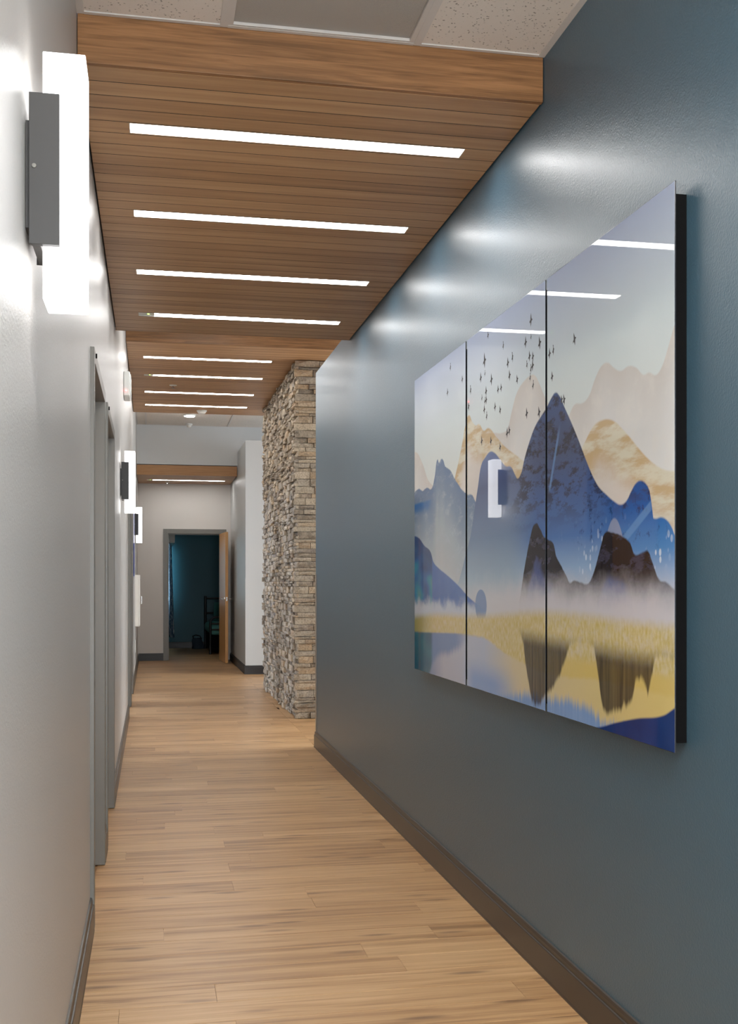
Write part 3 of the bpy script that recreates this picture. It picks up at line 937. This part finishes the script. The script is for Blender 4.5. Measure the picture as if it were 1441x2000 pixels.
obj('baseboard_far', MB().prism(base_prof(18.4997, -1), 'x', XL + .016, 0.188), M['black_base'], kind='structure')
obj('baseboard_bedroom', MB().prism(base_prof(21.9997, -1), 'x', 0.21, 3.49), M['black_base'], kind='structure')

# corner guards
def guard(x, y, z0, z1, sx, sy, name, label, mat='guard'):
    t = MB().prism([(x + .0005 * sx, y - sy * .05), (x + sx * .0035, y - sy * .05), (x + sx * .0035, y + sy * .0035), (x - sx * .05, y + sy * .0035), (x - sx * .05, y + sy * .0005), (x + sx * .0005, y + sy * .0005)], 'z', z0, z1)
    return obj('corner_guard', t, M[mat], label=label, cat='corner guard', bevel=.001)
guard(XR, 8.53, .126, 1.34, -1, 1, 'corner_guard', 'tall taupe corner guard on the end of the blue wall')
guard(1.285, 15.51, .126, 1.34, -1, -1, 'corner_guard', 'pale corner guard on the far grey wall corner', 'grey_wall')

# doors ----------------------------------------------------------------------
def jamb_set(root, a, b, x0, x1, z, w_=0.05):
    """frame of an opening in the left wall between y=a and y=b"""
    obj('jamb', B(x0, x1, a - w_, a, 0.002, z + w_), M['frame'], root, bevel=.002)
    obj('jamb', B(x0, x1, b, b + w_, 0.002, z + w_), M['frame'], root, bevel=.002)
    obj('head', B(x0, x1, a + .0005, b - .0005, z, z + w_), M['frame'], root, bevel=.002)
    s0, s1 = x0 + .05, x0 + .115
    st = B(s0, s1, a + .0002, a + .016, .002, z - .0002)
    st.box(s0, s1, b - .016, b - .0002, .002, z - .0002)
    st.box(s0, s1, a + .016, b - .016, z - .016, z - .0002)
    obj('stop', st, M['frame'], root)


def lever(root, p, out, side):
    """lever handle: rosette, neck and grip; out = direction off the leaf, side = direction of the grip"""
    p, out, side = Vector(p), Vector(out).normalized(), Vector(side).normalized()
    m = MB()
    m.cyl(p, p + out * .010, .030, .028, 20)
    m.cyl(p + out * .010, p + out * .055, .010, .010, 12)
    m.cyl(p + out * .050, p + out * .050 + side * .11, .010, .008, 12)
    return obj('handle', m, M['steel'], root, label='steel lever handle', smooth=True)

for n, a, b in DOORS:
    d = thing('door_%d' % n, (XL - .1, (a + b) / 2, 0), kind='structure')
    jamb_set(d, a, b, XL - .175, XL + .015, ZD)
    obj('strike_bumper', MB().cyl((XL + .015, a + .05, ZD + .035), (XL + .020, a + .05, ZD + .035), .009, n=12), M['black'], d)
    if n in (1, 2):
        lf = obj('leaf', B(XL - .170, XL - .127, a + .003, b - .003, .008, ZD - .003), M['door_wood'], d, tint=True)
        lever(d, (XL - .127, b - .07, 1.02), (1, 0, 0), (0, -1, 0))
    else:
        # leaf swung back into the office
        lf = obj('leaf', B(XL - 1.04, XL - .178, b - .046, b - .004, .008, ZD - .003), M['door_wood'], d, tint=True)
        lever(d, (XL - .97, b - .046, 1.02), (0, -1, 0), (1, 0, 0))

# far door, its leaf standing open toward the corridor
d5 = thing('door_5', (0.7, 18.5, 0), kind='structure')
obj('jamb', B(0.188, 0.262, 18.485, 18.665, .002, 2.16), M['frame'], d5, bevel=.002)
obj('jamb', B(1.145, 1.215, 18.485, 18.665, .002, 2.16), M['frame'], d5, bevel=.002)
obj('head', B(0.2625, 1.1445, 18.485, 18.665, ZD, 2.16), M['frame'], d5, bevel=.002)
st = B(.2622, .278, 18.545, 18.61, .002, ZD)
st.box(1.129, 1.1448, 18.545, 18.61, .002, ZD)
st.box(.278, 1.129, 18.545, 18.61, ZD - .016, ZD - .0002)
obj('stop', st, M['frame'], d5)
obj('strike_plate', B(.2605, .2635, 18.50, 18.53, .98, 1.06), M['steel'], d5)
P0, P1 = Vector((1.096, 18.47, 0)), Vector((1.140, 17.60, 0))
du = (P1 - P0).normalized()
dn = Vector((-du.y, du.x, 0))          # to +x side
if dn.x < 0:
    dn = -dn
def leafpt(l, t_, z):
    q = P0 + du * l + dn * t_
    return (q.x, q.y, z)
LW = (P1 - P0).length
lm = MB()
lm.v = [leafpt(0, 0, .008), leafpt(LW, 0, .008), leafpt(LW, .045, .008), leafpt(0, .045, .008), leafpt(0, 0, 2.078), leafpt(LW, 0, 2.078), leafpt(LW, .045, 2.078), leafpt(0, .045, 2.078)]
lm.f = [(0, 3, 2, 1), (4, 5, 6, 7), (0, 1, 5, 4), (1, 2, 6, 5), (2, 3, 7, 6), (3, 0, 4, 7)]
lm.t = [0.5] * 6
leaf5 = obj('leaf', lm, M['door_wood'], d5, tint=True, bevel=.0015)
lever(leaf5, leafpt(LW - .07, -.0005, 1.02), -dn, -du)
lever(leaf5, leafpt(LW - .07, .0455, 1.02), dn, -du)
pl = MB()
pl.v = [leafpt(LW + .0005, .012, .99), leafpt(LW + .0015, .012, .99), leafpt(LW + .0015, .034, .99), leafpt(LW + .0005, .034, .99),
        leafpt(LW + .0005, .012, 1.05), leafpt(LW + .0015, .012, 1.05), leafpt(LW + .0015, .034, 1.05), leafpt(LW + .0005, .034, 1.05)]
pl.f = list(lm.f)
pl.t = [0.5] * 6
obj('latch_plate', pl, M['steel'], leaf5)
for hz in (.25, 1.05, 1.85):
    obj('hinge', MB().cyl((1.1435, 18.478, hz - .05), (1.1435, 18.478, hz + .05), .006, n=10), M['steel'], d5)

# stone pillar ---------------------------------------------------------------
SX, SY0, SY1, SXR = 1.345, 10.33, 13.40, 2.05
pillar = obj('wall_stone', B(SX, SXR, SY0, SY1, 0, ZS2 - .004), M['mortar'], kind='structure')
stones = []
def stone_mesh(face, a, b, z0, z1, dep, back, tint, far_jit=0.006):
    """one split stone; face 'f' = toward the camera (normal -y), 's' = side (normal -x)"""
    g = .0025
    a, b, z0, z1 = a + g, b - g, z0 + g * .8, z1 - g * .8
    nu = 3 if b - a > .12 else 2
    nz = 2
    mb = MB()
    grid_ = []
    for j in range(nz + 1):
        rw = []
        for i in range(nu + 1):
            p = a + (b - a) * i / nu
            q = z0 + (z1 - z0) * j / nz
            edge = (i in (0, nu)) or (j in (0, nz))
            d_ = dep + R.uniform(-far_jit, far_jit) - (R.uniform(0.002, 0.010) if edge else 0)
            if 0 < i < nu:
                p += R.uniform(-.15, .15) * (b - a) / nu
            if j == 1:
                q += R.uniform(-.15, .15) * (z1 - z0)
            else:
                q += R.uniform(-.0015, .0015)
            v = (p, SY0 - d_, q) if face == 'f' else (SX - d_, p, q)
            rw.append(len(mb.v))
            mb.v.append(v)
        grid_.append(rw)
    for j in range(nz):
        for i in range(nu):
            mb.f.append((grid_[j][i], grid_[j][i + 1], grid_[j + 1][i + 1], grid_[j + 1][i]))
    ring = grid_[0][:] + [grid_[j][nu] for j in range(1, nz + 1)] + grid_[nz][::-1][1:] + [grid_[j][0] for j in range(nz - 1, 0, -1)]
    bk = []
    for k in ring:
        v = mb.v[k]
        bk.append(len(mb.v))
        mb.v.append((v[0], SY0 + back, v[2]) if face == 'f' else (SX + back, v[1], v[2]))
    n_ = len(ring)
    for k in range(n_):
        mb.f.append((ring[k], bk[k], bk[(k + 1) % n_], ring[(k + 1) % n_]))
    mb.t = [tint] * len(mb.f)
    return mb

z = 0.003
rowi = 0
while z < ZS2 - .02:
    h = R.choice([.026, .034, .040, .048, .056, .068])
    if z + h > ZS2 - .03:
        h = ZS2 - .006 - z
    corner_front = rowi % 2 == 0
    # front face
    x = SX - (R.uniform(.028, .042) if corner_front else 0.004)
    first = True
    while x < SXR - .01:
        l = R.uniform(.09, .26)
        xe = min(x + l, SXR)
        if SXR - xe < .05:
            xe = SXR
        dep = R.uniform(.012, .036)
        stones.append((('f', x, xe, z, z + h, dep, .002, R.random()), 1.0 / (10.3 ** 2) * (min(xe, 1.58) - x if x < 1.58 else -1) * h))
        x = xe
    # side face
    y = SY0 + 0.0 - (0.004 if corner_front else R.uniform(.026, .04))
    if corner_front:
        y = SY0 + .002
    while y < SY1 - .01:
        l = R.uniform(.07, .24)
        ye = min(y + l, SY1)
        if SY1 - ye < .05:
            ye = SY1
        # split some courses in two thin ones
        parts = [(z, z + h)]
        if h > .046 and R.random() < .45:
            s_ = R.uniform(.4, .6)
            parts = [(z, z + h * s_), (z + h * s_, z + h)]
        for (za, zb) in parts:
            stones.append((('s', y, ye, za, zb, R.choice([.010, .018, .026, .034, .042]), .002, R.random()), 1.3 / y ** 3 * (ye - y) * (zb - za)))
        y = ye
    z += h
    rowi += 1
order = sorted(range(len(stones)), key=lambda i: -stones[i][1])
rest = MB()
for rank, i in enumerate(order):
    m_ = stone_mesh(*stones[i][0])
    if rank < 296:
        obj('stone', m_, M['stone'], pillar, tint=True)
    else:
        off = len(rest.v)
        rest.v += m_.v
        rest.f += [tuple(k + off for k in f) for f in m_.f]
        rest.t += m_.t
obj('stone', rest, M['stone'], pillar, kind='stuff', tint=True)

# ---------------------------------------------------------------- objects
# wall sconces
def make_sconce(yc, label):
    t = thing('wall_sconce', (XL, yc, 1.995), label, 'wall light', 'linen wall sconces')
    x0 = XL + .001
    obj('backplate', B(x0, x0 + .012, yc - .055, yc + .055, 1.90, 2.09), M['dark_metal'], t)
    # shade: box with its lid and foot
    sh = obj('shade', B(XL + .030, XL + .104, yc - .055, yc + .055, 1.775, 2.215), M['shade'], t, bevel=.002)
    # metal saddle wrapping the back half of the shade
    f = B(XL + .008, XL + .060, yc - .0695, yc - .0665, 1.868, 2.135)
    obj('saddle_plate', f, M['dark_metal'], t, bevel=.0008)
    obj('saddle_plate', B(XL + .008, XL + .060, yc + .0665, yc + .0695, 1.868, 2.135), M['dark_metal'], t, bevel=.0008)
    b_ = B(XL + .013, XL + .027, yc - .0664, yc + .0664, 1.868, 2.135)
    b_.box(XL + .027, XL + .060, yc - .0664, yc - .0555, 1.868, 2.135)
    b_.box(XL + .027, XL + .060, yc + .0555, yc + .0664, 1.868, 2.135)
    obj('saddle_spine', b_, M['dark_metal'], t)
    sc_ = MB().lathe((XL + .017, yc - .0696, 2.005), [(.0042, 0), (.0042, -.0012), (.0034, -.0022), (.0015, -.0024)], 14, 'y')
    obj('screw', sc_, M['frame'], t, smooth=True)
    return t

s1 = make_sconce(2.10, 'large lit linen wall sconce with dark saddle nearest the camera')
for yc, lab in ((8.17, 'second lit linen wall sconce beyond the two near grey doors'), (14.17, 'smallest farthest lit linen wall sconce near the far door')):
    c_ = copy_tree(s1)
    c_.location.y = yc
    c_['label'] = lab

# acrylic triptych
BIRDS = []
BIRDS = [(0.6171,0.9303,0.039,0),(0.4393,0.9701,0.028,0),(0.5069,0.9139,0.028,1),(0.5973,0.8848,0.036,0),(0.6171,0.8896,0.02,1),(0.6484,0.8621,0.04,0),(0.7606,0.8239,0.035,0),(0.6823,0.8236,0.032,0),(0.6943,0.8266,0.03,1),(0.4228,0.9076,0.052,0),(0.4245,0.8716,0.022,1),(0.4047,0.8667,0.036,0),(0.455,0.8443,0.04,0),(0.5268,0.8615,0.035,0),(0.5452,0.8688,0.033,1),(0.5338,0.8271,0.035,0),(0.5646,0.8058,0.031,0),(0.6118,0.8452,0.033,0),(0.6242,0.8397,0.031,0),(0.6019,0.8285,0.026,1),(0.6233,0.819,0.035,0),(0.6167,0.8127,0.028,1),(0.614,0.7933,0.027,1),(0.6246,0.7713,0.03,1),(0.6908,0.768,0.03,0),(0.2409,0.9572,0.032,1),(0.3091,0.8963,0.029,0),(0.2243,0.8859,0.032,0),(0.353,0.8498,0.034,1),(0.3358,0.8397,0.027,0),(0.3428,0.8062,0.034,0),(0.4302,0.8207,0.034,0),(0.41,0.809,0.023,1),(0.4245,0.7961,0.027,1),(0.4308,0.7974,0.031,0),(0.4216,0.7738,0.031,0),(0.4325,0.7525,0.031,1),(0.4849,0.8074,0.029,0),(0.498,0.8077,0.029,0),(0.4714,0.766,0.031,0),(0.4939,0.7506,0.031,0),(0.6014,0.7105,0.035,0),(0.6463,0.6993,0.036,0),(0.7215,0.7054,0.028,0),(0.7291,0.703,0.033,0),(0.5238,0.6827,0.035,0),(0.5328,0.6865,0.032,0),(0.4094,0.6907,0.034,0),(0.4528,0.68,0.032,0),(0.4939,0.6541,0.031,0),(0.6639,0.7812,0.009,1)]
PAN = [(4.223, 5.088), (3.320, 4.201), (2.440, 3.304)]
LABS = ['left acrylic panel of the triptych showing a blue hill and misty ridge', 'middle acrylic panel of the triptych showing the flock of birds', 'right acrylic panel of the triptych showing the tall blue peak and tan hill']
for (ya, yb), lab in zip(PAN, LABS):
    p = thing('acrylic_art_panel', (XR, (ya + yb) / 2, .867), lab, 'wall art', 'triptych of acrylic panels')
    obj('backing', B(1.2192, 1.2495, ya + .007, yb - .007, .89, 2.195), M['black'], p)
    obj('acrylic_sheet', B(1.2156, 1.2190, ya, yb, .867, 2.224), M['acrylic'], p, bevel=.0006)
    f = MB()
    e = .0014
    f.box(1.2150, 1.2155, ya + e, yb - e, .867 + e, 2.224 - e)
    pf = obj('print', f, M['art'], p)
    uvl = pf.data.uv_layers.new(name='UVMap')
    off = wloc(p)
    for lp in pf.data.loops:
        q = pf.data.vertices[lp.vertex_index].co + off
        uvl.data[lp.index].uv = ((5.088 - q.y) / 2.648, (q.z - .867) / 1.357)
    for (u_, v_, h_, k_) in BIRDS:
        yy, zz = 5.088 - u_ * 2.648, .867 + v_ * 1.357
        if not (ya + .012 < yy < yb - .012):
            continue
        s = h_ * .62
        if k_ == 0:      # wings spread, seen from below
            shapes = [[(-.12, .95), (.12, .45), (.26, .16), (.55, .12), (.60, -.02), (.28, -.16), (.20, -.5), (.04, -.95), (-.16, -.4), (-.30, -.30), (-.58, -.46), (-.52, -.16), (-.24, .02), (-.22, .5)]]
        else:            # banking
            shapes = [[(-.1, .9), (.25, .8), (.16, .45), (.48, .1), (.30, -.15), (.25, -.5), (-.05, -.95), (-.02, -.4), (-.45, -.35), (-.12, .05), (.0, .4)]]
        tilt = R.uniform(-.18, .18)
        for sh in shapes:
            bm_ = MB()
            for (a_, b_) in sh:
                a2 = a_ * math.cos(tilt) - b_ * math.sin(tilt)
                b2 = a_ * math.sin(tilt) + b_ * math.cos(tilt)
                # Y grows to the left on this wall
                bm_.v.append((1.21485, yy - a2 * s, zz + b2 * s))
            bm_.f.append(tuple(range(len(sh))))
            bm_.t.append(.5)
            obj('printed_bird', bm_, M['bird'], p)

# emergency unit high on the left wall
t = thing('emergency_unit', (XL, 9.19, 2.86), 'white wall mounted emergency unit with a red indicator, high on left wall', 'alarm')
obj('housing', B(XL + .001, XL + .050, 9.05, 9.33, 2.765, 2.96), M['white_plastic'], t, bevel=.006)
obj('lid', B(XL + .0505, XL + .057, 9.06, 9.32, 2.785, 2.94), M['white_plastic'], t, bevel=.003)
obj('indicator', MB().cyl((XL + .020, 9.0495, 2.805), (XL + .020, 9.046, 2.805), .005, n=12), M['red_led'], t)

# framed print and folding workstation further along the left wall
t = thing('blue_wall_print', (XL, 13.55, 1.35), 'narrow blue wall print just beyond the second sconce, seen edge on', 'wall art')
obj('sheet', B(XL + .009, XL + .013, 13.08, 14.02, 1.355, 2.32), M['small_art'], t)
obj('backing', B(XL + .001, XL + .008, 13.12, 13.98, 1.39, 2.28), M['black'], t)
t = thing('wall_workstation', (XL, 15.5, .69), 'white folded wall workstation with a wire handle, under the farthest sconce', 'workstation')
obj('body', B(XL + .001, XL + .050, 15.15, 15.75, .69, 1.38), M['laminate'], t, bevel=.003)
obj('front_panel', B(XL + .051, XL + .064, 15.15, 15.75, .692, 1.378), M['laminate'], t, bevel=.002)
hd = MB().tube([(XL + .064, 15.4, .99), (XL + .086, 15.4, .99), (XL + .086, 15.4, 1.09), (XL + .064, 15.4, 1.09)], .004)
obj('handle', hd, M['steel'], t, label='thin wire pull handle')
t = thing('wall_outlet', (XL, 15.45, .41), 'white electrical outlet plate low on the left wall under the workstation', 'outlet')
obj('plate', B(XL + .0005, XL + .006, 15.38, 15.52, .33, .50), M['white_plastic'], t, bevel=.002)
for dz in (.375, .455):
    obj('socket', MB().cyl((XL + .006, 15.45, dz), (XL + .0072, 15.45, dz), .017, n=16), M['laminate'], t)

# ceiling fittings
t = thing('smoke_detector', (0.594, 13.55, ZS2), 'round white smoke detector at the back edge of the higher soffit', 'smoke detector')
obj('base_ring', MB().lathe((0.594, 13.55, ZS2), [(.062, -.0005), (.062, -.010), (.058, -.014)], 28), M['white_plastic'], t, smooth=True)
obj('sensor_head', MB().lathe((0.594, 13.55, ZS2), [(.050, -.0145), (.050, -.026), (.036, -.040), (.012, -.043)], 28), M['white_plastic'], t, smooth=True)
def sprinkler(x, y, z, label):
    t = thing('sprinkler_head', (x, y, z), label, 'sprinkler', 'ceiling sprinklers')
    obj('escutcheon', MB().lathe((x, y, z), [(.040, -.0005), (.038, -.006), (.014, -.012)], 24), M['white_plastic'], t, smooth=True)
    obj('deflector', MB().lathe((x, y, z), [(.008, -.0125), (.008, -.030), (.020, -.031), (.020, -.033)], 20), M['steel'], t, smooth=True)
sprinkler(0.222, 11.87, ZS2, 'small white sprinkler head between strip lights of the higher soffit')
sprinkler(0.246, 18.15, ZS3, 'small sprinkler head in the farthest soffit')
t = thing('downlight', (0.527, 15.92, ZF), 'round glowing disc downlight in the far tile ceiling', 'ceiling light')
obj('trim_ring', MB().lathe((0.527, 15.92, ZF), [(.088, .003), (.086, -.010), (.076, -.014)], 32), M['white_plastic'], t, smooth=True)
obj('lens', MB().lathe((0.527, 15.92, ZF), [(.074, -.0145), (.070, -.019), (.02, -.022)], 32), M['downlight_lens'], t, smooth=True)
t = thing('dome_camera', (0.548, 16.80, ZF), 'small white dome camera on far ceiling close to the grey upper wall', 'camera')
obj('mount', MB().lathe((0.548, 16.80, ZF), [(.052, .003), (.050, -.014), (.040, -.020)], 24), M['white_plastic'], t, smooth=True)
obj('dome', MB().lathe((0.548, 16.80, ZF), [(.036, -.0205), (.034, -.036), (.022, -.048), (.006, -.053)], 24), M['laminate'], t, smooth=True)
t = thing('fill_disc_light', (0.515, 8.4, ZF), 'added unseen surface disc light on the high ceiling just beyond the nearest soffit', 'ceiling light')  # added out of view to light the walls past the near soffit
obj('trim_ring', MB().lathe((0.515, 8.4, ZF), [(.20, .003), (.198, -.012), (.18, -.018)], 32), M['white_plastic'], t, smooth=True)
obj('lens', MB().lathe((0.515, 8.4, ZF), [(.178, -.0185), (.17, -.024), (.05, -.028)], 32), M['downlight_lens'], t, smooth=True)

# bedroom beyond the open door --------------------------------------------
t = thing('metal_bed', (1.5, 21.0, 0), 'black metal bed frame in the dark room beyond the open door', 'bed')
BX0, BX1, BY0, BY1 = 1.03, 2.0, 20.0, 21.85
for px_, py_, top in ((BX0, BY1, 1.02), (BX1, BY1, 1.02)):
    obj('post', MB().cyl((px_, py_, 0), (px_, py_, top), .026, n=12), M['black_metal'], t, smooth=True)
for rz in (.975, .69):
    obj('rail', MB().cyl((BX0 + .027, BY1, rz), (BX1 - .027, BY1, rz), .018, n=10), M['black_metal'], t, smooth=True)
arch = [(BX0, BY0, 0.0), (BX0, BY0, .56)]
for k in range(1, 7):
    a = math.pi / 2 * k / 6
    arch.append((BX0 + .10 * (1 - math.cos(a)), BY0, .56 + .10 * math.sin(a)))
arch += [(BX1 - .1, BY0, .66)]
for k in range(1, 7):
    a = math.pi / 2 * k / 6
    arch.append((BX1 - .1 + .1 * math.sin(a), BY0, .66 - .1 * (1 - math.cos(a))))
arch += [(BX1, BY0, 0)]
obj('footboard_arch', MB().tube(arch, .022, 12), M['black_metal'], t, smooth=True)
for rz in (.545, .44):
    obj('rail', MB().cyl((BX0 + .023, BY0, rz), (BX1 - .023, BY0, rz), .016, n=10), M['black_metal'], t, smooth=True)
obj('bed_base', B(BX0 + .005, BX1 - .005, BY0 + .05, BY1 - .05, .06, .335), M['black'], t, bevel=.01)
ml = MB().box(BX0 - .02, BX1 - .02, BY0 + .055, BY1 - .06, .337, .53)
obj('mattress', ml, M['linen'], label='pale teal mattress on the black metal bed', cat='mattress', bevel=.075, seg=5, smooth=False)
pm = MB()
nu, nv = 10, 8
for j in range(nv + 1):
    for i in range(nu + 1):
        a_, b_ = i / nu * 2 - 1, j / nv * 2 - 1
        th = .07 * (max(0, (1 - a_ ** 4) * (1 - b_ ** 4))) ** .5
        pm.v.append((1.42 + a_ * .24, 21.66 - th - b_ * .07, .72 + b_ * .18))
for j in range(nv + 1):
    for i in range(nu + 1):
        a_, b_ = i / nu * 2 - 1, j / nv * 2 - 1
        th = .07 * (max(0, (1 - a_ ** 4) * (1 - b_ ** 4))) ** .5
        pm.v.append((1.42 + a_ * .24, 21.66 + th * .6 - b_ * .07 + .001, .72 + b_ * .18))
N1 = (nu + 1) * (nv + 1)
for s in (0, 1):
    for j in range(nv):
        for i in range(nu):
            k = s * N1 + j * (nu + 1) + i
            pm.f.append((k, k + 1, k + nu + 2, k + nu + 1))
pm.t = [.5] * len(pm.f)
obj('pillow', pm, M['pillow'], label='dark teal pillow leaning on the bed headboard', cat='pillow', smooth=True)
# bag on the floor by the bed
bg = thing('cloth_bag', (0.9, 21.72, 0), 'dark slouched cloth bag on the floor left of the bed', 'bag')
bb = MB()
for j in range(7):
    for i in range(16):
        a_ = 2 * math.pi * i / 16
        hh = j / 6
        rx, ry = (.12 * (1 - .25 * hh) + .012 * math.sin(3 * a_ + j), .09 * (1 - .35 * hh) + .01 * math.cos(2 * a_ + j))
        bb.v.append((.885 + rx * math.cos(a_) - .02 * hh, 21.72 + ry * math.sin(a_), .002 + .20 * hh + .012 * math.sin(2 * a_) * hh))
for j in range(6):
    for i in range(16):
        bb.f.append((j * 16 + i, j * 16 + (i + 1) % 16, (j + 1) * 16 + (i + 1) % 16, (j + 1) * 16 + i))
bb.f.append(tuple(reversed(range(16))))
bb.f.append(tuple(range(96, 112)))
bb.t = [.5] * len(bb.f)
obj('body', bb, M['bag'], bg, smooth=True)
obj('strap', MB().tube([(.80, 21.70, .19), (.78, 21.66, .25), (.84, 21.65, .27), (.92, 21.66, .25), (.95, 21.69, .19)], .008, 8), M['black'], bg, smooth=True)
# curtain on the bedroom window
ct = thing('window_curtain', (0.30, 21.0, .30), 'navy patterned curtain hanging left inside the dark far room', 'curtain')
cu = MB()
NYC, NZC = 90, 14
for j in range(NZC + 1):
    zf_ = j / NZC
    for i in range(NYC + 1):
        yf = i / NYC
        amp = .035 * (1.15 - .5 * zf_)
        xx = .325 + (1 - zf_) * .035 + amp * math.sin(yf * 2 * math.pi * 11 + .6 * math.sin(3 * zf_))
        cu.v.append((xx, 20.05 + yf * 1.8, .30 + zf_ * 1.68))
for j in range(NZC):
    for i in range(NYC):
        k = j * (NYC + 1) + i
        cu.f.append((k, k + 1, k + NYC + 2, k + NYC + 1))
cu.t = [.5] * len(cu.f)
co_ = obj('fabric', cu, M['curtain'], ct, smooth=True)
co_.modifiers.new('thick', 'SOLIDIFY').thickness = .004
obj('valance', B(.30, .405, 20.0, 21.9, 1.985, 2.27), M['white_plastic'], ct, label='pale valance')
obj('rod', MB().cyl((.31, 19.95, 1.98), (.31, 21.95, 1.98), .012, n=10), M['black_metal'], ct, smooth=True)
